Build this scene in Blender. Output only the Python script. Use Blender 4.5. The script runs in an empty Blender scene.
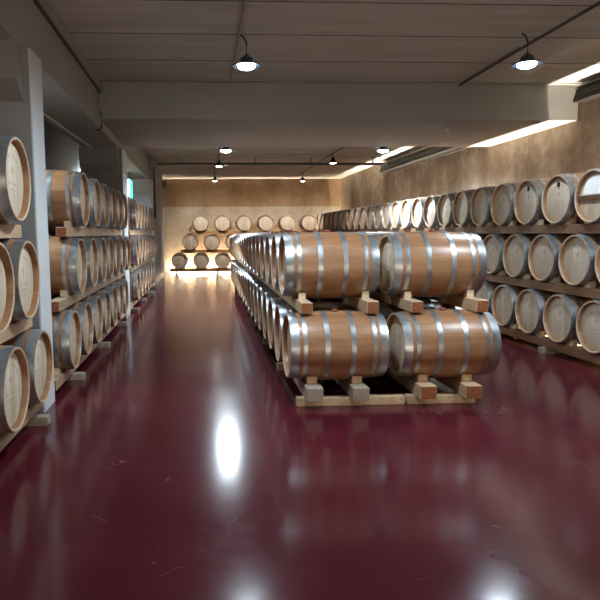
import bpy, bmesh, math, random
from mathutils import Matrix, Vector
random.seed(7)
PI = math.pi
scene = bpy.context.scene
COL = scene.collection

# ------------------------------------------------------------------ materials
def mat(name):
    m = bpy.data.materials.new(name); m.use_nodes = True
    nt = m.node_tree
    return m, nt, nt.nodes['Principled BSDF']
def N(nt, t, **kw):
    n = nt.nodes.new(t)
    for k, v in kw.items():
        if k in n.inputs: n.inputs[k].default_value = v
        else: setattr(n, k, v)
    return n
def L(nt, a, b): nt.links.new(a, b)
def ramp(nt, fac, stops):
    r = N(nt, 'ShaderNodeValToRGB')
    e = r.color_ramp.elements
    while len(e) < len(stops): e.new(0.5)
    for i, (p, c) in enumerate(stops):
        e[i].position = p; e[i].color = (*c, 1)
    L(nt, fac, r.inputs['Fac'])
    return r.outputs['Color']
def mapping(nt, coord='Object', scale=(1, 1, 1)):
    tc = N(nt, 'ShaderNodeTexCoord'); mp = N(nt, 'ShaderNodeMapping')
    mp.inputs['Scale'].default_value = scale
    L(nt, tc.outputs[coord], mp.inputs['Vector'])
    return mp.outputs['Vector']
def noise(nt, vec, scale, detail=4, rough=.55):
    n = N(nt, 'ShaderNodeTexNoise', Scale=scale, Detail=detail, Roughness=rough)
    L(nt, vec, n.inputs['Vector'])
    return n.outputs['Fac']
def mixc(nt, fac, a, b, mode='MIX'):
    m = N(nt, 'ShaderNodeMix', data_type='RGBA', blend_type=mode)
    for s, v in ((m.inputs[0], fac), (m.inputs[6], a), (m.inputs[7], b)):
        if hasattr(v, 'links'): L(nt, v, s)
        elif isinstance(v, tuple): s.default_value = (*v, 1)
        else: s.default_value = v
    return m.outputs[2]
def math_(nt, op, a, b=0.0):
    m = N(nt, 'ShaderNodeMath', operation=op)
    for i, v in enumerate((a, b)):
        if hasattr(v, 'links'): L(nt, v, m.inputs[i])
        else: m.inputs[i].default_value = v
    return m.outputs[0]
def bump(nt, bsdf, h, strength=.3, dist=.01):
    b = N(nt, 'ShaderNodeBump', Strength=strength, Distance=dist)
    L(nt, h, b.inputs['Height']); L(nt, b.outputs['Normal'], bsdf.inputs['Normal'])
def plain(name, col, rough=.6, metal=0.0, var=.12, scale=8):
    m, nt, b = mat(name)
    v = mapping(nt)
    f = noise(nt, v, scale)
    lo = tuple(c*(1-var) for c in col); hi = tuple(min(1, c*(1+var)) for c in col)
    L(nt, ramp(nt, f, [(.3, lo), (.7, hi)]), b.inputs['Base Color'])
    b.inputs['Roughness'].default_value = rough; b.inputs['Metallic'].default_value = metal
    return m
def emit(name, col, strength):
    m, nt, b = mat(name)
    b.inputs['Base Color'].default_value = (.8, .8, .8, 1)
    b.inputs['Emission Color'].default_value = (*col, 1)
    b.inputs['Emission Strength'].default_value = strength
    return m

def staves_mat():
    m, nt, b = mat('oak_staves')
    tc = N(nt, 'ShaderNodeTexCoord'); sp = N(nt, 'ShaderNodeSeparateXYZ')
    L(nt, tc.outputs['Object'], sp.inputs[0])
    ang = math_(nt, 'ARCTAN2', sp.outputs['Z'], sp.outputs['Y'])
    st = math_(nt, 'MULTIPLY', ang, 28/(2*PI))
    fl = math_(nt, 'FLOOR', st); fr = math_(nt, 'FRACT', st)
    oi = N(nt, 'ShaderNodeObjectInfo')
    seed = math_(nt, 'ADD', fl, math_(nt, 'MULTIPLY', oi.outputs['Random'], 97.0))
    wn = N(nt, 'ShaderNodeTexWhiteNoise', noise_dimensions='1D'); L(nt, seed, wn.inputs['W'])
    base = ramp(nt, wn.outputs['Value'], [(0, (.285, .140, .064)), (.5, (.325, .165, .078)), (1, (.37, .196, .098))])
    mp = N(nt, 'ShaderNodeMapping'); mp.inputs['Scale'].default_value = (2.2, 26, 26)
    L(nt, tc.outputs['Object'], mp.inputs['Vector'])
    g = noise(nt, mp.outputs['Vector'], 1.6, 5, .6)
    grain = ramp(nt, g, [(.28, (.70, .66, .62)), (.62, (1.05, 1.05, 1.05))])
    c = mixc(nt, .8, base, grain, 'MULTIPLY')
    tone = ramp(nt, oi.outputs['Random'], [(0, (.90, .88, .85)), (1, (1.06, 1.04, 1.02))])
    c = mixc(nt, 1.0, c, tone, 'MULTIPLY')
    # the thin dark seam between staves
    seam = math_(nt, 'GREATER_THAN', math_(nt, 'ABSOLUTE', math_(nt, 'SUBTRACT', fr, .5)), .475)
    c = mixc(nt, math_(nt, 'MULTIPLY', seam, .22), c, (.16, .08, .04))
    L(nt, c, b.inputs['Base Color'])
    b.inputs['Roughness'].default_value = .36; b.inputs['Specular IOR Level'].default_value = .62
    bump(nt, b, g, .12, .004)
    return m
def head_mat(name, lo, hi):
    m, nt, b = mat(name)
    tc = N(nt, 'ShaderNodeTexCoord'); sp = N(nt, 'ShaderNodeSeparateXYZ')
    L(nt, tc.outputs['Object'], sp.inputs[0])
    st = math_(nt, 'MULTIPLY', sp.outputs['Y'], 11.0)
    fl = math_(nt, 'FLOOR', st); fr = math_(nt, 'FRACT', st)
    oi = N(nt, 'ShaderNodeObjectInfo')
    wn = N(nt, 'ShaderNodeTexWhiteNoise', noise_dimensions='1D')
    L(nt, math_(nt, 'ADD', fl, math_(nt, 'MULTIPLY', oi.outputs['Random'], 71.0)), wn.inputs['W'])
    base = ramp(nt, wn.outputs['Value'], [(0, lo), (1, hi)])
    mp = N(nt, 'ShaderNodeMapping'); mp.inputs['Scale'].default_value = (20, 30, 3)
    L(nt, tc.outputs['Object'], mp.inputs['Vector'])
    g = noise(nt, mp.outputs['Vector'], 1.5, 5)
    c = mixc(nt, .7, base, ramp(nt, g, [(.3, (.78, .75, .7)), (.65, (1.04, 1.04, 1.04))]), 'MULTIPLY')
    seam = math_(nt, 'GREATER_THAN', math_(nt, 'ABSOLUTE', math_(nt, 'SUBTRACT', fr, .5)), .47)
    c = mixc(nt, math_(nt, 'MULTIPLY', seam, .4), c, (.2, .12, .07))
    # brand burnt faintly into the wood: an arch of marks, a crest, three short lines
    Y, Z = sp.outputs['Y'], sp.outputs['Z']
    rad_ = math_(nt, 'SQRT', math_(nt, 'ADD', math_(nt, 'MULTIPLY', Y, Y), math_(nt, 'MULTIPLY', Z, Z)))
    def band(v, lo_, hi_): return math_(nt, 'MULTIPLY', math_(nt, 'GREATER_THAN', v, lo_), math_(nt, 'LESS_THAN', v, hi_))
    ang = math_(nt, 'ARCTAN2', Y, Z)
    def dash(v, k):
        w1 = N(nt, 'ShaderNodeTexWhiteNoise', noise_dimensions='1D'); L(nt, math_(nt, 'FLOOR', math_(nt, 'MULTIPLY', v, k)), w1.inputs['W'])
        return math_(nt, 'GREATER_THAN', w1.outputs['Value'], .38)
    arch = math_(nt, 'MULTIPLY', math_(nt, 'MULTIPLY', band(rad_, .160, .182), band(ang, -1.05, 1.05)), dash(ang, 16))
    crest = math_(nt, 'LESS_THAN', math_(nt, 'ADD', math_(nt, 'ABSOLUTE', Y), math_(nt, 'ABSOLUTE', math_(nt, 'SUBTRACT', Z, .065))), .036)
    tot = math_(nt, 'MAXIMUM', arch, crest)
    for k, (zr, wd) in enumerate(((-.03, .085), (-.072, .065), (-.114, .045))):
        ln = math_(nt, 'MULTIPLY', band(Z, zr-.009, zr+.009), math_(nt, 'LESS_THAN', math_(nt, 'ABSOLUTE', Y), wd))
        tot = math_(nt, 'MAXIMUM', tot, math_(nt, 'MULTIPLY', ln, dash(math_(nt, 'ADD', Y, 3.1*k), 95)))
    c = mixc(nt, math_(nt, 'MULTIPLY', tot, .38), c, (.22, .14, .085))
    L(nt, c, b.inputs['Base Color']); b.inputs['Roughness'].default_value = .55
    return m
def hoop_mat():
    m, nt, b = mat('galvanised_steel')
    v = mapping(nt, 'Object', (1, 1, 1))
    f = noise(nt, v, 9, 5, .6)
    oi = N(nt, 'ShaderNodeObjectInfo')
    c = ramp(nt, f, [(.3, (.33, .36, .38)), (.7, (.52, .56, .585))])
    c = mixc(nt, 1.0, c, ramp(nt, oi.outputs['Random'], [(0, (.8, .8, .8)), (1, (1.1, 1.1, 1.1))]), 'MULTIPLY')
    L(nt, c, b.inputs['Base Color'])
    b.inputs['Metallic'].default_value = .86
    L(nt, math_(nt, 'ADD', math_(nt, 'MULTIPLY', f, .2), .27), b.inputs['Roughness'])
    return m
def timber_mat(name, lo, hi):
    m, nt, b = mat(name)
    v = mapping(nt, 'Object', (9, 2.0, 9))
    f = noise(nt, v, 2.2, 5, .6)
    oi = N(nt, 'ShaderNodeObjectInfo')
    c = ramp(nt, f, [(.28, lo), (.68, hi)])
    c = mixc(nt, 1.0, c, ramp(nt, oi.outputs['Random'], [(0, (.85, .84, .82)), (1, (1.1, 1.08, 1.05))]), 'MULTIPLY')
    L(nt, c, b.inputs['Base Color']); b.inputs['Roughness'].default_value = .65
    return m
def floor_mat():
    m, nt, b = mat('maroon_epoxy')
    v = mapping(nt)
    f = noise(nt, v, .7, 6, .6); f2 = noise(nt, v, 9, 5, .65)
    c = ramp(nt, f, [(.3, (.064, .0066, .0128)), (.7, (.090, .0100, .0190))])
    # scuffs: thin pale scratches running every way
    vo = N(nt, 'ShaderNodeTexVoronoi', feature='DISTANCE_TO_EDGE', Scale=1.7)
    dist = N(nt, 'ShaderNodeTexNoise', Scale=2.0, Detail=3.0); L(nt, v, dist.inputs['Vector'])
    vm = N(nt, 'ShaderNodeVectorMath', operation='ADD'); L(nt, v, vm.inputs[0]); L(nt, dist.outputs['Color'], vm.inputs[1])
    L(nt, vm.outputs[0], vo.inputs['Vector'])
    edge = math_(nt, 'LESS_THAN', vo.outputs['Distance'], .0035)
    gate = math_(nt, 'GREATER_THAN', noise(nt, v, 2.6, 2), .63)
    sc = math_(nt, 'MULTIPLY', math_(nt, 'MULTIPLY', edge, gate), .35)
    c = mixc(nt, sc, c, (.30, .22, .22))
    L(nt, c, b.inputs['Base Color'])
    r = math_(nt, 'ADD', math_(nt, 'MULTIPLY', f2, .10), math_(nt, 'MULTIPLY', f, .12))
    L(nt, math_(nt, 'ADD', r, .05), b.inputs['Roughness'])
    b.inputs['IOR'].default_value = 1.42
    bn = math_(nt, 'ADD', noise(nt, v, 1.8, 3), math_(nt, 'MULTIPLY', noise(nt, v, 14, 3), .12))
    bump(nt, b, bn, .06, .012)
    return m
def concrete_wall(name, axis, lo, mid, hi):
    # board-formed concrete: vertical runs of stain, big shutter panels with thin joints
    m, nt, b = mat(name)
    sc = (1, 1, .30)
    f = noise(nt, mapping(nt, 'Object', sc), 1.25, 4, .55)
    f2 = noise(nt, mapping(nt), .75, 5, .62)
    f3 = noise(nt, mapping(nt), 6, 5, .6)
    s = math_(nt, 'ADD', math_(nt, 'MULTIPLY', f, .40), math_(nt, 'ADD', math_(nt, 'MULTIPLY', f2, .44), math_(nt, 'MULTIPLY', f3, .16)))
    c = ramp(nt, s, [(.37, lo), (.5, mid), (.64, hi)])
    tc = N(nt, 'ShaderNodeTexCoord'); sp = N(nt, 'ShaderNodeSeparateXYZ'); L(nt, tc.outputs['Object'], sp.inputs[0])
    run = sp.outputs['X' if axis == 'X' else 'Y']
    j1 = math_(nt, 'LESS_THAN', math_(nt, 'ABSOLUTE', math_(nt, 'SUBTRACT', math_(nt, 'FRACT', math_(nt, 'ADD', math_(nt, 'MULTIPLY', run, 1/1.5), .687)), .5)), .007)
    j2 = math_(nt, 'LESS_THAN', math_(nt, 'ABSOLUTE', math_(nt, 'SUBTRACT', sp.outputs['Z'], 2.62)), .012)
    c = mixc(nt, math_(nt, 'MULTIPLY', math_(nt, 'MAXIMUM', j1, j2) if axis == 'X' else j1, .35), c, tuple(x*.35 for x in lo))
    # darker, redder cast above the horizontal pour joint
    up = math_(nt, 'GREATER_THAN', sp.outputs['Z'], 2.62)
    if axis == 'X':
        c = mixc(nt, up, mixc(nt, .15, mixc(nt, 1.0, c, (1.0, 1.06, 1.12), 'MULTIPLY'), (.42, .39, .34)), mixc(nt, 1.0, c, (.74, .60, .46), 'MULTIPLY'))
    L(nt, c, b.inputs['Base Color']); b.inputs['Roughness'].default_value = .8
    bump(nt, b, f, .25, .01)
    return m
def ceiling_mat():
    m, nt, b = mat('ceiling_concrete')
    f = noise(nt, mapping(nt, 'Object', (.25, 2.2, 1)), 2.4, 6, .62)
    c = ramp(nt, f, [(.3, (.44, .455, .45)), (.7, (.58, .595, .59))])
    L(nt, c, b.inputs['Base Color']); b.inputs['Roughness'].default_value = .85
    return m

M = {
 'staves': staves_mat(),
 'head': head_mat('oak_head', (.56, .455, .335), (.70, .60, .475)),
 'chime': plain('sawn_oak', (.52, .385, .255), .6, var=.15, scale=20),
 'hoop': hoop_mat(),
 'bung': plain('bung', (.24, .05, .03), .5),
 'dark_hole': plain('dark_metal_cap', (.02, .02, .02), .4),
 'timber': timber_mat('pine_timber', (.46, .31, .185), (.66, .48, .315)),
 'timber_brown': timber_mat('brown_timber', (.34, .215, .13), (.52, .36, .235)),
 'timber_dark': timber_mat('dark_timber', (.17, .085, .045), (.29, .16, .09)),
 'timber_warm': timber_mat('orange_timber', (.42, .20, .08), (.58, .31, .14)),
 'timber_grey': timber_mat('weathered_timber', (.25, .21, .165), (.38, .32, .25)),
 'end_grain': plain('stained_end_grain', (.27, .085, .03), .6, var=.3, scale=40),
 'wedge': timber_mat('pine_wedge', (.58, .42, .27), (.76, .60, .42)),
 'paper': plain('white_paper', (.86, .85, .82), .6, var=.02),
 'bar': plain('dark_bar', (.10, .045, .028), .5),
 'floor': floor_mat(),
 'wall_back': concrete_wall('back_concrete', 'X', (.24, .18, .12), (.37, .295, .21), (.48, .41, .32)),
 'wall_right': concrete_wall('right_concrete', 'Y', (.21, .148, .098), (.36, .275, .20), (.60, .53, .44)),
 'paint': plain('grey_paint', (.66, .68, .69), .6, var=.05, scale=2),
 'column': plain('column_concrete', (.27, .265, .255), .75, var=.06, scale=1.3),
 'white_wall': plain('entrance_wall_paint', (.55, .54, .52), .7, var=.03, scale=1),
 'paint_blue': plain('blue_grey_paint', (.30, .345, .40), .6, var=.05, scale=2),
 'paint_dark': plain('left_bay_paint', (.34, .33, .31), .7, var=.06, scale=1.5),
 'beam': plain('beam_concrete', (.325, .33, .32), .75, var=.08, scale=1.3),
 'ceiling': ceiling_mat(),
 'joint': plain('joint_shadow_gap', (.07, .06, .05), .9),
 'black': plain('black_metal', (.018, .017, .016), .45, .3),
 'lamp_body': plain('lamp_housing', (.055, .085, .115), .4, .4),
 'conduit': plain('grey_conduit', (.20, .19, .18), .45, .4),
 'conduit_light': plain('light_conduit', (.36, .33, .30), .5),
 'conduit_dark': plain('dark_conduit', (.05, .045, .04), .5, .3),
 'pale': plain('pale_plastic', (.62, .60, .57), .5),
 'lens': emit('lamp_lens', (.80, .92, 1.0), 10),
 'lens_far': emit('lamp_lens_far', (.80, .92, 1.0), 22),
 'spot_lens': emit('spot_lens', (1.0, .97, .92), 12),
 'strip_warm': emit('strip_warm', (1.0, .83, .64), 470),
 'strip_fill': emit('strip_fill', (1.0, .84, .66), 125),
 'strip_back': emit('strip_back', (1.0, .79, .55), 200),
 'exit_glow': emit('exit_glow', (.05, .80, .72), .7),
}

# ------------------------------------------------------------------ helpers
def new_obj(name, me, parent=None):
    o = bpy.data.objects.new(name, me); COL.objects.link(o)
    if parent: o.parent = parent
    return o
def mesh_from(bm, name, mats, smooth=None):
    bmesh.ops.recalc_face_normals(bm, faces=bm.faces)
    me = bpy.data.meshes.new(name); bm.to_mesh(me); bm.free()
    for m in (mats if isinstance(mats, (list, tuple)) else [mats]): me.materials.append(m)
    if smooth is not None:
        for p in me.polygons: p.use_smooth = True
        me.set_sharp_from_angle(angle=smooth)
    return me
def bx(bm, x0, x1, y0, y1, z0, z1, mi=0):
    v = [bm.verts.new((x, y, z)) for x in (x0, x1) for y in (y0, y1) for z in (z0, z1)]
    for q in ((0, 1, 3, 2), (4, 6, 7, 5), (0, 4, 5, 1), (2, 3, 7, 6), (0, 2, 6, 4), (1, 5, 7, 3)):
        bm.faces.new([v[i] for i in q]).material_index = mi
def prism(bm, pts, axis, a, b):
    # polygon in the two other axes swept along axis
    def P(p, t):
        if axis == 'X': return (t, p[0], p[1])
        if axis == 'Y': return (p[0], t, p[1])
        return (p[0], p[1], t)
    A = [bm.verts.new(P(p, a)) for p in pts]; B = [bm.verts.new(P(p, b)) for p in pts]
    n = len(pts)
    bm.faces.new(A); bm.faces.new(B[::-1])
    for i in range(n): bm.faces.new((A[i], B[i], B[(i+1) % n], A[(i+1) % n]))
def lathe(bm, prof, axis='X', seg=40, closed=True):
    # prof: (along, radius); radius 0 collapses to a point
    rings = []
    for a, r in prof:
        if r <= 1e-6:
            p = (a, 0, 0) if axis == 'X' else (0, 0, a)
            rings.append([bm.verts.new(p)])
        else:
            ring = []
            for k in range(seg):
                t = 2*PI*k/seg; c, s = r*math.cos(t), r*math.sin(t)
                ring.append(bm.verts.new((a, c, s) if axis == 'X' else (c, s, a)))
            rings.append(ring)
    pairs = list(zip(rings, rings[1:]))
    if closed: pairs.append((rings[-1], rings[0]))
    for A, B in pairs:
        if len(A) == 1 and len(B) == 1: continue
        for k in range(seg):
            k2 = (k+1) % seg
            if len(A) == 1: bm.faces.new((A[0], B[k], B[k2]))
            elif len(B) == 1: bm.faces.new((A[k], B[0], A[k2]))
            else: bm.faces.new((A[k], B[k], B[k2], A[k2]))
def tube(bm, pts, r, seg=10):
    pts = [Vector(p) for p in pts]; rings = []
    for i, p in enumerate(pts):
        d = (pts[min(i+1, len(pts)-1)] - pts[max(i-1, 0)]).normalized()
        u = d.cross(Vector((0, 0, 1)))
        if u.length < 1e-3: u = Vector((1, 0, 0))
        u.normalize(); w = d.cross(u)
        rings.append([bm.verts.new(p + r*(math.cos(2*PI*k/seg)*u + math.sin(2*PI*k/seg)*w)) for k in range(seg)])
    for A, B in zip(rings, rings[1:]):
        for k in range(seg): bm.faces.new((A[k], B[k], B[(k+1) % seg], A[(k+1) % seg]))
    bm.faces.new(rings[0]); bm.faces.new(rings[-1][::-1])
def box_obj(name, dims, m, parent=None, bevel=0.0, origin=True):
    x0, x1, y0, y1, z0, z1 = dims
    c = Vector(((x0+x1)/2, (y0+y1)/2, z0)) if origin else Vector((0, 0, 0))
    bm = bmesh.new(); bx(bm, x0-c.x, x1-c.x, y0-c.y, y1-c.y, z0-c.z, z1-c.z)
    if bevel: bmesh.ops.bevel(bm, geom=bm.edges[:], offset=bevel, segments=2, affect='EDGES')
    o = new_obj(name, mesh_from(bm, name, m), parent)
    o.location = c
    return o
def tag(o, label, cat, group=None):
    o['label'] = label; o['category'] = cat
    if group: o['group'] = group
    return o
def empty(name, loc, label, cat, group=None):
    o = new_obj(name, None); o.location = loc; o.empty_display_size = .1
    return tag(o, label, cat, group)
def structure(o): o['kind'] = 'structure'; return o
def slab(name, dims, m): return structure(box_obj(name, dims, m, origin=False))
ORD = ['first', 'second', 'third', 'fourth', 'fifth', 'sixth', 'seventh', 'eighth', 'ninth', 'tenth', 'eleventh', 'twelfth',
       'thirteenth', 'fourteenth', 'fifteenth', 'sixteenth', 'seventeenth', 'eighteenth', 'nineteenth', 'twentieth',
       'twenty-first', 'twenty-second', 'twenty-third', 'twenty-fourth', 'twenty-fifth', 'twenty-sixth', 'twenty-seventh']

# ------------------------------------------------------------------ room
XW, YB, ZC = 5.70, 24.20, 3.71        # right wall, back wall, ceiling
XL, YF = -2.75, -6.0
slab('floor', (XL-.3, XW+.3, YF-.3, YB+.3, -.2, 0), M['floor'])
slab('wall_right', (XW, XW+.3, YF, YB, 0, ZC), M['wall_right'])
slab('wall_back', (XL, XW+.3, YB, YB+.3, 0, ZC), M['wall_back'])
slab('wall_left', (XL-.3, XL, YF, YB, 0, ZC), M['paint_dark'])
slab('wall_front', (XL, XW, YF-.3, YF, 0, ZC), M['white_wall'])
# ceiling: precast planks laid side to side, a small chamfered groove at each joint
bm = bmesh.new()
joints = [YF] + [5.84 - .98*k for k in range(11, 0, -1) if 5.84-.98*k > YF+.3] + [5.84, 6.78, 7.78, 8.80] + [8.80 + .985*k for k in range(1, 16)] + [YB]
for a, b in zip(joints, joints[1:]):
    c = .014
    bx(bm, XL, XW, a+.011, b-.011, ZC, ZC+.07)
me = mesh_from(bm, 'ceiling', [M['ceiling'], M['joint']])
for p in me.polygons:
    if abs(p.normal.y) > .9: p.material_index = 1
structure(new_obj('ceiling', me))
slab('trim_1', (XL, XW, YF, YB, ZC+.071, ZC+.3), M['joint'])          # screed above the planks
# the deep cross beam and the long beam over the left pillars
slab('beam', (-1.43, XW, 8.90, 11.65, 3.20, ZC), M['beam'])
slab('beam', (-2.05, -1.43, YF, 8.92, 3.06, ZC), M['beam'])
slab('beam', (-2.05, -1.43, 8.94, 18.0, 3.06, ZC), M['beam'])
slab('trim_2', (-1.43, -1.385, YF, 8.90, 3.575, ZC), M['beam'])        # ledge under the planks
slab('trim_3', (-1.43, -1.40, YF, 8.90, 3.560, 3.575), M['joint'])
def column(y0, y1, xr=-1.38, cap=True, m=None):
    bm = bmesh.new()
    bx(bm, -2.05, xr, y0, y1, 0, 3.06)
    if cap:                                                     # chamfered head
        prism(bm, [(y0-.16, 3.06), (y0-.16, 2.76), (y0+.0, 2.62), (y1-.0, 2.62), (y1+.22, 2.70), (y1+.22, 3.06)], 'X', -2.10, xr-.05)
    slab('trim_4', (xr, xr+.012, y0+.01, y1-.01, 0, 3.05), M['paint'])   # thin white slab on the aisle side, paler than the body
    return structure(new_obj('column', mesh_from(bm, 'column', m or M['column'])))
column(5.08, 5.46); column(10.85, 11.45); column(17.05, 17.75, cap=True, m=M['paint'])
slab('wall_partition', (-1.75, -1.36, 17.80, 22.2, 0, ZC), M['paint_blue'])

# ------------------------------------------------------------------ barrel prototype (axis along X)
HL, R, RH = .4375, .318, .2875
def rad(x): return R - (R-RH)*(abs(x)/HL)**2
def build_barrel_meshes():
    d = {}
    bm = bmesh.new(); n = 16
    prof = [(-HL+2*HL*i/n, rad(-HL+2*HL*i/n)) for i in range(n+1)]
    prof += [(HL, RH-.012), (HL-.006, RH-.017), (HL-.065, RH-.017)]
    prof = [(-HL+.065, RH-.017), (-HL+.006, RH-.017), (-HL, RH-.012)] + prof
    lathe(bm, prof, 'X', 56, closed=False)
    for fc in bm.faces:                                         # the sawn chime ends and the bore are paler, unvarnished wood
        if abs(fc.calc_center_median().x) > HL-.007 and all(math.hypot(v.co.y, v.co.z) < RH+.0005 for v in fc.verts): fc.material_index = 1
    d['staves'] = mesh_from(bm, 'staves', [M['staves'], M['chime']], math.radians(40))
    bm = bmesh.new()                                            # head, outer face towards +X, its centre at the origin
    lathe(bm, [(-.012, 0), (-.012, RH-.017), (.004, RH-.017), (.010, RH-.034), (.010, 0)], 'X', 48, closed=False)
    d['head'] = mesh_from(bm, 'head', M['head'], math.radians(40))
    for nm, a, b in (('chime', .360, .4335), ('quarter', .290, .326), ('bilge', .094, .138)):
        bm = bmesh.new()
        lathe(bm, [(a, rad(a)-.001), (a, rad(a)+.003), ((a+b)/2, rad((a+b)/2)+.0035), (b, rad(b)+.003), (b, rad(b)-.001)], 'X', 56)
        for dz in (-.012, .012):                                # rivets at the lap
            mid = (a+b)/2
            mtx = Matrix.Translation((mid, dz, rad(mid)+.003))
            bmesh.ops.create_icosphere(bm, subdivisions=1, radius=.006, matrix=mtx)
        d[nm] = mesh_from(bm, 'hoop', M['hoop'], math.radians(40))
    bm = bmesh.new(); lathe(bm, [(R-.012, 0), (R-.012, .026), (R+.012, .030), (R+.020, .022), (R+.020, 0)], 'Z', 18, closed=False)
    d['bung'] = mesh_from(bm, 'bung', M['bung'], math.radians(40))
    return d
BM = build_barrel_meshes()
def make_barrel(detail):
    root = new_obj('oak_barrel', None); root.empty_display_size = .1
    new_obj('staves', BM['staves'], root)
    for s in (1, -1):
        h = new_obj('head', BM['head'], root)
        h.location = (s*(HL-.056), 0, 0); h.rotation_euler = (0, 0, 0 if s > 0 else PI)
        for nm in ('chime', 'quarter', 'bilge'):
            o = new_obj('hoop', BM[nm], root); o.rotation_euler = (0, 0, 0 if s > 0 else PI)
    if detail: new_obj('bung', BM['bung'], root)
    return root
def copy_tree(o, parent=None):
    c = o.copy(); COL.objects.link(c)
    if parent: c.parent = parent
    for ch in list(o.children): copy_tree(ch, c)
    return c
PROTO = {True: make_barrel(True), False: make_barrel(False)}
USED = {True: False, False: False}
def place_barrel(x, y, z, label, group, detail=True, rz=0.0):
    p = PROTO[detail]
    if not USED[detail]: USED[detail] = True; b = p
    else: b = copy_tree(p)
    rx = random.uniform(-.10, .10)
    b.location = (x, y, z)
    flip = random.choice((0, PI))
    b.rotation_euler = (rx, 0, rz + flip + random.uniform(-.006, .006))
    return tag(b, label, 'barrel', group)

# ------------------------------------------------------------------ timber bearers and wedges
def wedge_mesh(zc, r, ztop, w, m):
    # a wedge between bearer top and barrel, on the +run side of the barrel (run = local Y), resting at local z = 0
    dy = .150; zt = zc - math.sqrt(r*r-dy*dy); sl = dy/math.sqrt(r*r-dy*dy)
    zl = lambda t: zt + sl*(t-dy) - .004 - ztop
    a = .075; b = .205
    bm = bmesh.new(); prism(bm, [(a, 0), (b, 0), (b, zl(b)), (a, max(.004, zl(a)))], 'X', -w/2, w/2)
    return mesh_from(bm, 'wedge', m)
WCACHE = {}
def bearer(across, width, run0, run1, z0, z1, centres, zc, r, label, group, axis='Y', wedges=True, wood='timber', ends=True, off=0.0, rot=0.0, wsel=None):
    """a squared timber laid along `axis`, with a wedge each side of every barrel it carries"""
    bm = bmesh.new()
    ln = run1-run0
    bx(bm, -width/2, width/2, 0, ln, 0, z1-z0)
    bmesh.ops.bevel(bm, geom=bm.edges[:], offset=.004, segments=1, affect='EDGES')
    me = mesh_from(bm, 'timber_bearer', [M[wood], M['end_grain']])
    if ends:
        for p in me.polygons:
            if abs(p.normal.y) > .9: p.material_index = 1
    o = new_obj('timber_bearer', me)
    if axis == 'Y': o.location = (across, run0, z0); o.rotation_euler = (0, 0, rot)
    else: o.location = (run1, across, z0); o.rotation_euler = (0, 0, PI/2)
    if wedges:
        key = (round(zc-z1, 3), round(r, 3), round(width, 3))
        if key not in WCACHE: WCACHE[key] = wedge_mesh(zc, r, z1, width*.62, M['wedge'])
        for c in centres:
            loc = (c-run0) if axis == 'Y' else (run1-c)
            for s in (1, -1):
                yy = loc + s*.15
                if yy < .02 or yy > ln-.02: continue
                w = new_obj('wedge', WCACHE[key], o)
                w.location = (0, loc, z1-z0); w.rotation_euler = (0, 0, 0 if s > 0 else PI)
    return tag(o, label, 'timber beam', group)
def sleeper(x0, x1, y0, y1, h, label, group, wood='timber'):
    return tag(box_obj('floor_sleeper', (x0, x1, y0, y1, 0, h), M[wood], bevel=.004), label, 'sleeper', group)

RB = rad(.27)          # barrel radius where the bearers carry it
DZ = .718
# ------------------------------------------------------------------ left rack
XLc = -1.265 - HL
Z0 = .4875
TIER = ['bottom', 'middle', 'top']
bays = [
 ('before the first left pillar', [[3.36, 4.04, 4.74], [3.80, 4.45], [4.30]], (2.9, 5.04), True),
 ('between the two left pillars', [[5.96, 6.65, 7.34, 8.03, 8.72, 9.41, 10.10], [6.40, 7.14, 7.83, 8.50, 9.18, 9.86, 10.52], [6.69, 7.50, 8.20, 8.90, 9.58, 10.28]], (5.52, 10.82), True),
 ('beyond the second left pillar', [[12.10, 12.83, 13.56, 14.29, 15.02, 15.75, 16.48]]*3, (11.5, 17.0), False),
]
for bname, tiers, (y0, y1), det in bays:
    for k, ys in enumerate(tiers):
        zc = Z0 + DZ*k
        for i, y in enumerate(ys):
            place_barrel(XLc, y, zc, f'oak barrel, {TIER[k]} tier {bname}, {ORD[i]} from the front' if len(ys) > 1 else f'oak barrel alone on the {TIER[k]} tier {bname}',
                         f'barrels on the {TIER[k]} tier of the left rack', det)
        top = zc - RB - .003
        bot = .075 if k == 0 else zc - DZ + RB + .003
        e0 = y0 if k == 0 else max(y0, min(ys[0]-.42, tiers[k-1][0]-.2))
        e1 = y1 if k == 0 else min(y1, max(ys[-1]+.36, tiers[k-1][-1]+.1))
        for xa, side in ((-1.265-.16, 'aisle side'), (-1.265-.66, 'wall side')):
            r = rad(xa-XLc); top = zc - r - .003; bot = .075 if k == 0 else zc - DZ + r + .003
            bearer(xa, .11, e0, e1, bot, top, ys, zc, r, f'long timber under the {TIER[k]} tier {bname}, {side}', 'timbers of the left rack', wedges=(side == 'aisle side'), wood='timber_brown')
    n = 0; y = y0 + .12
    sl = {0: [3.3, 4.72], 1: [6.22, 8.0, 9.9], 2: [11.75, 13.6, 15.4, 16.8]}[bays.index((bname, tiers, (y0, y1), det))]
    for n, y in enumerate(sl):
        sleeper(-2.10, -1.25, y, y+.10, .072, f'short floor sleeper under the rack {bname}, {ORD[n]} from the front', 'sleepers under the left rack', 'timber_grey')

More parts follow.
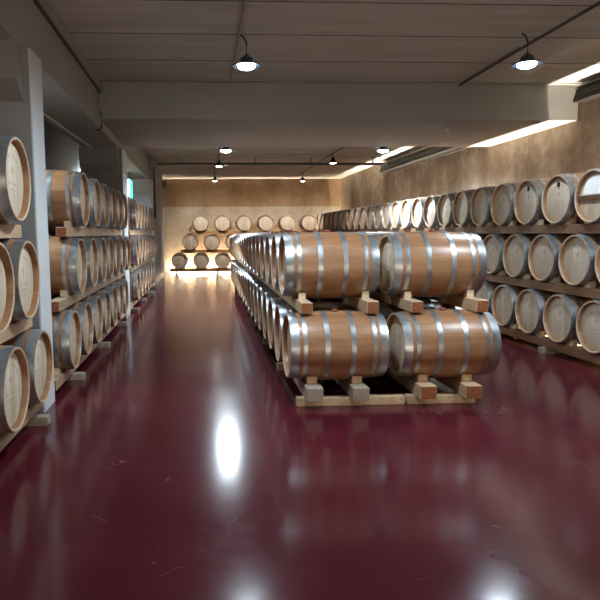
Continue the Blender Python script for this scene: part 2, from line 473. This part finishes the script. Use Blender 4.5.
# ------------------------------------------------------------------ centre stack: two columns, two tiers, running back
ROT = 0.0065
ZCc = .5095
NC = 18
low = [5.33 + .664*i for i in range(NC)]
upp = [5.66 + .664*i for i in range(NC)]
cols = [('left', .78+HL), ('right', 1.785+HL)]
def cx(x, y): return x - .0 + ROT*(y-6)
for cname, xc in cols:
    for k, ys in ((0, low), (1, upp)):
        zc = ZCc + DZ*k
        tn = ('lower', 'upper')[k]
        for i, y in enumerate(ys):
            lab = (f'big oak barrel side-on at the front of the centre stack, {tn} {cname}' if i == 0 else
                   f'oak barrel in the {tn} {cname} row of the centre stack, {ORD[i]} from the front')
            place_barrel(cx(xc, y), y, zc, lab, f'barrels in the {tn} rows of the centre stack', i < 9 and (cname == 'left' or i < 2), rz=-ROT)
        top = zc - RB - .003
        bot = .078 if k == 0 else zc - DZ + RB + .003
        xh = xc - HL
        spec = ((xh+.205, 'left'), (xh+.610, 'right')) if k == 0 else ((xh+.165, 'left'), (xh+.765, 'right'))
        for xa, side in spec:
            r = rad(xa-xc)
            t = zc - r - .003
            b2 = .078 if k == 0 else zc - DZ + r + .003
            ya = (4.97 if k == 0 else 5.20)
            yb = ys[-1]+.33
            bearer(cx(xa, ya), (.145 if k == 0 else .105), ya, yb, b2, t, ys if (side == 'left' and cname == 'left') else ys[:4], zc, r,
                   f'long {side} timber under the {tn} {cname} row of the centre stack', 'timbers of the centre stack',
                   wood='timber_grey' if (k == 0 and cname == 'left') else 'timber', ends=not (k == 0 and cname == 'left'), rot=-ROT)
for n, y in enumerate([5.10, 6.5, 8.1, 9.7, 11.3, 12.9, 14.5, 16.1]):
    for cname, a, b in (('left', .85, 1.825), ('right', 1.845, 2.47)):
        sleeper(cx(a, y), cx(b, y), y, y+.10, .075, f'floor sleeper under the {cname} half of the centre stack, {ORD[n]} from the front', 'sleepers under the centre stack')

# ------------------------------------------------------------------ right rack
XRh = 4.295; XRc = XRh + HL
P = .652
rt = [6.39 + .662*i for i in range(24)]
rm = [5.97 + .662*i for i in range(24)]
rb = [6.23 + .662*i for i in range(24)]
for k, ys in ((0, rb), (1, rm), (2, rt)):
    zc = Z0 + DZ*k
    for i, y in enumerate(ys):
        if k == 2 and i == 0:
            lab = 'oak barrel with white sheet and dark bar on its head, right top tier'
        elif k == 2 and i == 1:
            lab = 'oak barrel with small black plug on its head, second on the right top tier'
        else:
            lab = f'oak barrel on the {TIER[k]} tier of the right rack, {ORD[i]} from the front'
        b = place_barrel(XRc, y, zc, lab, f'barrels on the {TIER[k]} tier of the right rack', i < 9)
        if k == 2 and i in (0, 1, 2):
            b.rotation_euler = (0, 0, 0)
            h = [c for c in b.children if c.name.startswith('head') and c.location.x < 0][0]
            if i == 0:
                bm = bmesh.new()                                # rounded sheet over the upper half, in the head's own frame
                pts = [(.20*math.cos(t), .02+.215*math.sin(t)) for t in [PI*j/20 for j in range(21)]]
                prism(bm, pts, 'X', .0105, .0125)
                o = new_obj('paper_sheet', mesh_from(bm, 'paper_sheet', M['paper']), h); o['label'] = 'white paper sheet'
                bm = bmesh.new(); bx(bm, .010, .034, -.262, .262, -.045, .01)
                o = new_obj('cross_bar', mesh_from(bm, 'cross_bar', M['bar']), h); o['label'] = 'dark cross bar'
            else:
                bm = bmesh.new(); bx(bm, .0105, .03, -.016, .016, .15, .205)
                o = new_obj('plug', mesh_from(bm, 'plug', M['dark_hole']), h); o['label'] = 'small black plug'
    top = zc - RB - .003
    bot = .075 if k == 0 else zc - DZ + RB + .003
    e1 = 22.2
    for xa, side in ((XRh+.115, 'aisle side'), (XRh+.66, 'wall side')):
        r = rad(xa-XRc); top = zc - r - .003; bot = .075 if k == 0 else zc - DZ + r + .003
        bearer(xa, .11, 5.55, e1, bot, top, ys, zc, r, f'long timber under the {TIER[k]} tier of the right rack, {side}', 'timbers of the right rack', wedges=(side == 'aisle side'), wood='timber_dark')
for n, y in enumerate([5.75, 7.15, 8.6, 10.1, 11.6, 13.1, 14.6, 16.1, 17.6, 19.1, 20.6, 21.9]):
    sleeper(4.29, 5.14, y, y+.10, .072, f'short floor sleeper under the right rack, {ORD[n]} from the front', 'sleepers under the right rack', 'timber_grey')
tag(box_obj('light_shield_board', (XRh+2*HL+.02, 5.44, -4.9, 22.3, 1.60, 1.63), M['timber_grey']), 'long narrow light-shield board added behind the top tier of the right rack', 'board')  # unseen board added to cut the wall uplight to a sharp edge
# ------------------------------------------------------------------ back pyramid: heads towards the camera
XB0, PB = -.815, .8385
YBc = 22.85 + HL
for k, (j0, n) in enumerate(((0, 8), (.5, 7), (1, 6))):
    zc = Z0 + .004 + DZ*k
    xs = [XB0 + PB*(j0+i) for i in range(n)]
    for i, x in enumerate(xs):
        place_barrel(x, YBc, zc, f'oak barrel head-on by the back wall, {TIER[k]} row, {ORD[i]} from the left', f'{TIER[k]} row of barrels by the back wall', k == 2 or i < 3, rz=PI/2)
    top = zc - RB - .003; bot = .082 if k == 0 else zc - DZ + RB + .003
    for ya, side in ((22.85+.17, 'front'), (22.85+.66, 'rear')):
        bearer(ya, .11, xs[0]-.38, xs[-1]+.38, bot, top, xs, zc, RB, f'{side} timber under the {TIER[k]} row of barrels by the back wall', 'timbers by the back wall', axis='X', wedges=(side == 'front'), ends=False, wood='timber_warm')
for n, x in enumerate([-1.0, .6, 2.2, 3.8, 5.0]):
    sleeper(x, x+.10, 22.84, 23.7, .08, f'floor sleeper under the barrels by the back wall, {ORD[n]} from the left', 'sleepers by the back wall')

# ------------------------------------------------------------------ lamps, spotlights, conduits, trays
def pendant(x, y, z, drop, label, lens, power=110):
    root = empty('pendant_lamp', (x, y, z), label, 'lamp', 'round pendant lamps')
    bm = bmesh.new()
    lathe(bm, [(.14, 0), (.14, .024), (.128, .034), (.112, .052), (.104, .066), (.062, .074), (.048, .082), (.040, .080), (.040, 0)], 'Z', 32, closed=False)
    new_obj('housing', mesh_from(bm, 'housing', M['lamp_body'], math.radians(40)), root)
    bm = bmesh.new()
    lathe(bm, [(.040, .080), (.050, .098), (.038, .138), (.026, .156), (.018, .156), (.028, .136), (.036, .100)], 'Z', 36)
    new_obj('skirt', mesh_from(bm, 'skirt', M['lamp_body'], math.radians(40)), root)
    bm = bmesh.new(); lathe(bm, [(.036, 0), (.036, .090), (.028, .100), (.014, .098), (-.002, .080), (-.014, .045), (-.017, 0)], 'Z', 32, closed=False)
    new_obj('lens', mesh_from(bm, 'lens', lens, math.radians(40)), root)
    li = bpy.data.lights.new('lamp_light', 'SPOT'); li.energy = power; li.color = (.74, .89, 1.0)
    li.spot_size = math.radians(166); li.spot_blend = .7; li.shadow_soft_size = .13
    lo = new_obj('lamp_light', li, root); lo.location = (0, 0, -.15)
    bm = bmesh.new(); tube(bm, [(0, 0, .13), (.002, 0, .13+drop*.6), (-.03, 0, .13+drop*.9), (-.07, 0, .13+drop)], .009)
    new_obj('cord', mesh_from(bm, 'cord', M['black'], math.radians(50)), root)
    return root
pendant(.53, 6.75, 3.345, .22, 'round pendant lamp glowing white, hanging near over the left aisle', M['lens'], 26)
pendant(3.60, 6.57, 3.335, .22, 'round pendant lamp glowing white, hanging near over the right side', M['lens'], 42)
pendant(.535, 12.15, 3.17, .38, 'round pendant lamp behind the cross beam, over the left aisle', M['lens_far'], 210)
pendant(3.74, 12.15, 3.17, .38, 'round pendant lamp behind the cross beam, near the right wall', M['lens_far'], 260)
for x, y in ((.54, 4.15), (3.6, 4.0)):  # unseen lamps added above the view to brighten the barrel tops
    pendant(x, y, 3.40, .17, 'round pendant lamp over the entrance end, on the %s' % ('left' if x < 2 else 'right'), M['lens'], 100)
pendant(-2.42, 6.15, 3.25, .30, 'round pendant lamp in the left bay hidden by the first pillar', M['lens'], 65)
pendant(-2.42, 14.3, 3.25, .30, 'round pendant lamp in the left bay behind the second pillar', M['lens'], 140)
def spot(x, y, z, label, power=40, tilt=0.0):
    root = empty('pendant_spotlight', (x, y, z), label, 'spotlight', 'small pendant spotlights')
    bm = bmesh.new(); lathe(bm, [(.16, 0), (.16, .03), (.09, .055), (.0, .105), (-.004, .100), (.06, .06), (.06, 0)], 'Z', 24, closed=False)
    new_obj('shade', mesh_from(bm, 'shade', M['black'], math.radians(40)), root)
    bm = bmesh.new(); lathe(bm, [(.022, 0), (.022, .082), (.002, .090), (-.012, .05), (-.016, 0)], 'Z', 24, closed=False)
    new_obj('lens', mesh_from(bm, 'lens', M['spot_lens'], math.radians(40)), root)
    li = bpy.data.lights.new('spot_light', 'SPOT'); li.energy = power; li.color = (1.0, .93, .84)
    li.spot_size = math.radians(120); li.spot_blend = .6; li.shadow_soft_size = .06
    lo = new_obj('spot_light', li, root); lo.location = (0, .03, -.09); lo.rotation_euler = (tilt, 0, 0)
    bm = bmesh.new(); tube(bm, [(0, 0, .15), (0, 0, 3.68-z)], .012)
    new_obj('stem', mesh_from(bm, 'stem', M['black'], math.radians(50)), root)
spot(.535, 16.5, 3.36, 'small black spotlight hanging over the left aisle below the cross tray')
spot(3.59, 16.1, 3.40, 'small black spotlight hanging right of centre before the cross tray')
spot(.535, 21.1, 3.36, 'small black spotlight over the left aisle close to the back wall', 90, .6)
spot(3.65, 21.2, 3.36, 'small black spotlight right of centre close to the back wall', 90, .6)
def conduit(pts, r, m, label, group='conduits'):
    bm = bmesh.new(); tube(bm, pts, r)
    return tag(new_obj('conduit', mesh_from(bm, 'conduit', m, math.radians(50))), label, 'conduit', group)
conduit([(.43, -5.0, 3.690), (.45, 6.93, 3.690)], .014, M['conduit_light'], 'grey ceiling conduit running to the near left lamp')
conduit([(.455, 7.05, 3.699), (.455, 8.88, 3.699)], .009, M['conduit_light'], 'thin grey ceiling conduit from the near left lamp to the cross beam')
conduit([(3.64, -5.0, 3.60), (3.655, 5.5, 3.60), (3.665, 6.6, 3.605), (3.70, 8.5, 3.605)], .017, M['conduit_dark'], 'dark hanging conduit passing over the near right lamp')
conduit([(3.68, 6.9, 3.640), (3.72, 8.5, 3.640)], .008, M['conduit'], 'thin pale cable beside the dark hanging conduit')
conduit([(.50, 11.67, 3.69), (.52, 22.5, 3.69)], .014, M['conduit_dark'], 'dark ceiling conduit over the far left aisle')
conduit([(3.62, 11.67, 3.69), (3.68, 22.5, 3.69)], .014, M['conduit_dark'], 'dark ceiling conduit over the far right side')
conduit([(-1.95, 6.2, 3.03), (-1.90, 9.0, 3.03), (-1.86, 10.6, 3.03)], .016, M['pale'], 'pale conduit under the left long beam')
conduit([(-2.08, 10.76, 2.1), (-2.08, 10.76, 3.05)], .018, M['pale'], 'pale upright pipe beside the second left pillar')
conduit([(-1.41, 8.88, 3.30), (-1.405, 8.88, 3.08), (-1.43, 8.885, 3.045), (-1.50, 8.9, 3.045)], .010, M['black'], 'short black cable hooking round the left beam corner')
conduit([(-1.36, 17.92, 3.45), (-1.335, 17.90, 2.0)], .03, M['black'], 'black upright pipe beside the far left pillar')
def tray(y0, y1, label, zb):
    root = empty('cable_tray', (XW-.1, y0, zb), label, 'cable tray', 'black cable trays on the right wall')
    bm = bmesh.new(); ln = y1-y0
    bx(bm, -.095, .095, 0, ln, .0, .02); bx(bm, -.095, -.080, 0, ln, .02, .06); bx(bm, .08, .095, 0, ln, .02, .20)
    new_obj('trough', mesh_from(bm, 'trough', M['black']), root)
    bm = bmesh.new()
    for q, zz in enumerate((.085, .125, .165)):
        tube(bm, [(-.06+.01*q, -.01, zz), (-.06+.01*q, ln+.01, zz)], .02)
    new_obj('cables', mesh_from(bm, 'cables', M['black'], math.radians(50)), root)
    bm = bmesh.new(); bx(bm, -.085, .095, 0, ln, .195, .205)
    new_obj('lid', mesh_from(bm, 'lid', M['conduit_dark']), root)
tray(-5, 8.72, 'thick black cable tray high on the right wall before the cross beam', 3.42)
tray(11.9, 18.2, 'black cable tray high on the right wall beyond the cross beam', 3.36)
conduit([(5.655, 11.9, 3.32), (5.655, 18.4, 3.32)], .016, M['black'], 'thin black conduit under the far right cable tray')
# tray crossing the hall at the far end
root = empty('cable_tray', (2.0, 17.2, 3.47), 'long black cable tray crossing the far end of the hall below the ceiling', 'cable tray')
bm = bmesh.new(); bx(bm, -3.25, 3.45, -.09, .09, 0, .055)
new_obj('trough', mesh_from(bm, 'trough', M['black']), root)
for hx in (-2.6, -.4, 1.2, 3.0):
    bm = bmesh.new(); bx(bm, hx-.02, hx+.02, -.012, .012, .055, .24)
    new_obj('hanger', mesh_from(bm, 'hanger', M['conduit']), root)
tag(box_obj('junction_box', (-1.43+.0, -1.20, 17.05, 17.30, 3.40, 3.66), M['beam'], bevel=.01), 'grey junction box at the left end of the crossing cable tray', 'junction box')
tag(box_obj('junction_box', (-1.36, -1.18, 21.98, 22.18, 3.20, 3.45), M['beam'], bevel=.01), 'small box high beside the back wall at the far left', 'junction box')
# exit sign seen edge-on beside the far left pillar
root = empty('exit_sign', (-1.725, 15.0, 2.45), 'green lit emergency sign hanging before the far left pillar', 'sign')
bm = bmesh.new(); bx(bm, -.03, .03, -.30, .30, 0, .42)
bmesh.ops.bevel(bm, geom=bm.edges[:], offset=.008, segments=2, affect='EDGES')
new_obj('light_panel', mesh_from(bm, 'light_panel', M['exit_glow']), root)
bm = bmesh.new(); bx(bm, -.035, .035, -.31, .31, .42, .45); tube(bm, [(0, 0, .44), (0, 0, .605)], .01)
new_obj('bracket', mesh_from(bm, 'bracket', M['black']), root)
# small sensor under the cross beam
bm = bmesh.new(); lathe(bm, [(0, 0), (0, .05), (-.02, .055), (-.045, .035), (-.05, 0)], 'Z', 24, closed=False)
o = new_obj('smoke_detector', mesh_from(bm, 'smoke_detector', M['pale'], math.radians(40))); o.location = (4.03, 9.65, 3.2)
tag(o, 'small pale detector under the cross beam', 'smoke detector')

# ------------------------------------------------------------------ strip uplights on the floor behind the racks, and an added fill strip
def strip(loc, ln, along, m, label):
    root = empty('strip_light', loc, label, 'strip light', 'floor strip lights behind the racks')
    d = (lambda a0, a1, c0, c1: (c0, c1, a0, a1)) if along == 'Y' else (lambda a0, a1, c0, c1: (a0, a1, c0, c1))
    bm = bmesh.new(); bx(bm, *d(0, ln, -.03, .03), 0, .03)
    new_obj('housing', mesh_from(bm, 'housing', M['conduit']), root)
    if along == 'Y' and label.find('entrance') < 0:
        bm = bmesh.new(); bx(bm, -.036, -.031, 0, ln, 0, .105)  # lip added to block light leaking out along the floor
        new_obj('shield_lip', mesh_from(bm, 'shield_lip', M['pale']), root)
    bm = bmesh.new(); bx(bm, *d(.01, ln-.01, -.015, .015), .031, .045)
    new_obj('diffuser', mesh_from(bm, 'diffuser', m), root)
for n, (a, b) in enumerate(((6.1, 11.0), (11.0, 16.0), (16.0, 21.0))):
    strip((5.62, a, 0), b-a-.05, 'Y', M['strip_warm'], f'long floor strip light between right rack and wall, {ORD[n]} from the front')
strip((-1.3, -5.85, 0), 6.8, 'X', M['strip_fill'], 'added floor fill strip along the entrance wall')  # unseen strip added behind the camera as frontal fill
strip((-1.25, 24.05, 0), 6.8, 'X', M['strip_back'], 'long warm floor strip light behind the barrels at the back wall')

# ------------------------------------------------------------------ world, camera, view
w = bpy.data.worlds.new('World'); scene.world = w; w.use_nodes = True
w.node_tree.nodes['Background'].inputs['Color'].default_value = (.5, .55, .6, 1)
w.node_tree.nodes['Background'].inputs['Strength'].default_value = .05

f, pit, yaw, cxp, H, roll = 592.35, .1121, .0514, 231.44, 1.5395, .0067
cy_, sy_, cp, sp_ = math.cos(yaw), math.sin(yaw), math.cos(pit), math.sin(pit)
F = Vector((sy_*cp, cy_*cp, -sp_)); U = Vector((sy_*sp_, cy_*sp_, cp)); Rv = Vector((cy_, -sy_, 0))
c, s = math.cos(roll), math.sin(roll)
R2, U2 = Rv*c - U*s, Rv*s + U*c
cam = bpy.data.cameras.new('camera'); co = bpy.data.objects.new('camera', cam); COL.objects.link(co)
m4 = Matrix.Identity(4)
for i in range(3): m4[i][0], m4[i][1], m4[i][2] = R2[i], U2[i], -F[i]
m4.translation = (0, 0, H)
co.matrix_world = m4
cam.sensor_fit = 'HORIZONTAL'; cam.sensor_width = 36; cam.lens = f/600*36
cam.shift_x = (300-cxp)/600; cam.clip_start = .05; cam.clip_end = 100
scene.camera = co
vs = scene.view_settings
vs.view_transform = 'Standard'; vs.look = 'None'; vs.exposure = 1.5; vs.gamma = 1.0; vs.use_curve_mapping = False
cyc = scene.cycles
cyc.use_denoising = True
cyc.max_bounces = 8; cyc.diffuse_bounces = 4; cyc.glossy_bounces = 4
cyc.sample_clamp_indirect = 6.0
cyc.caustics_reflective = False; cyc.caustics_refractive = False
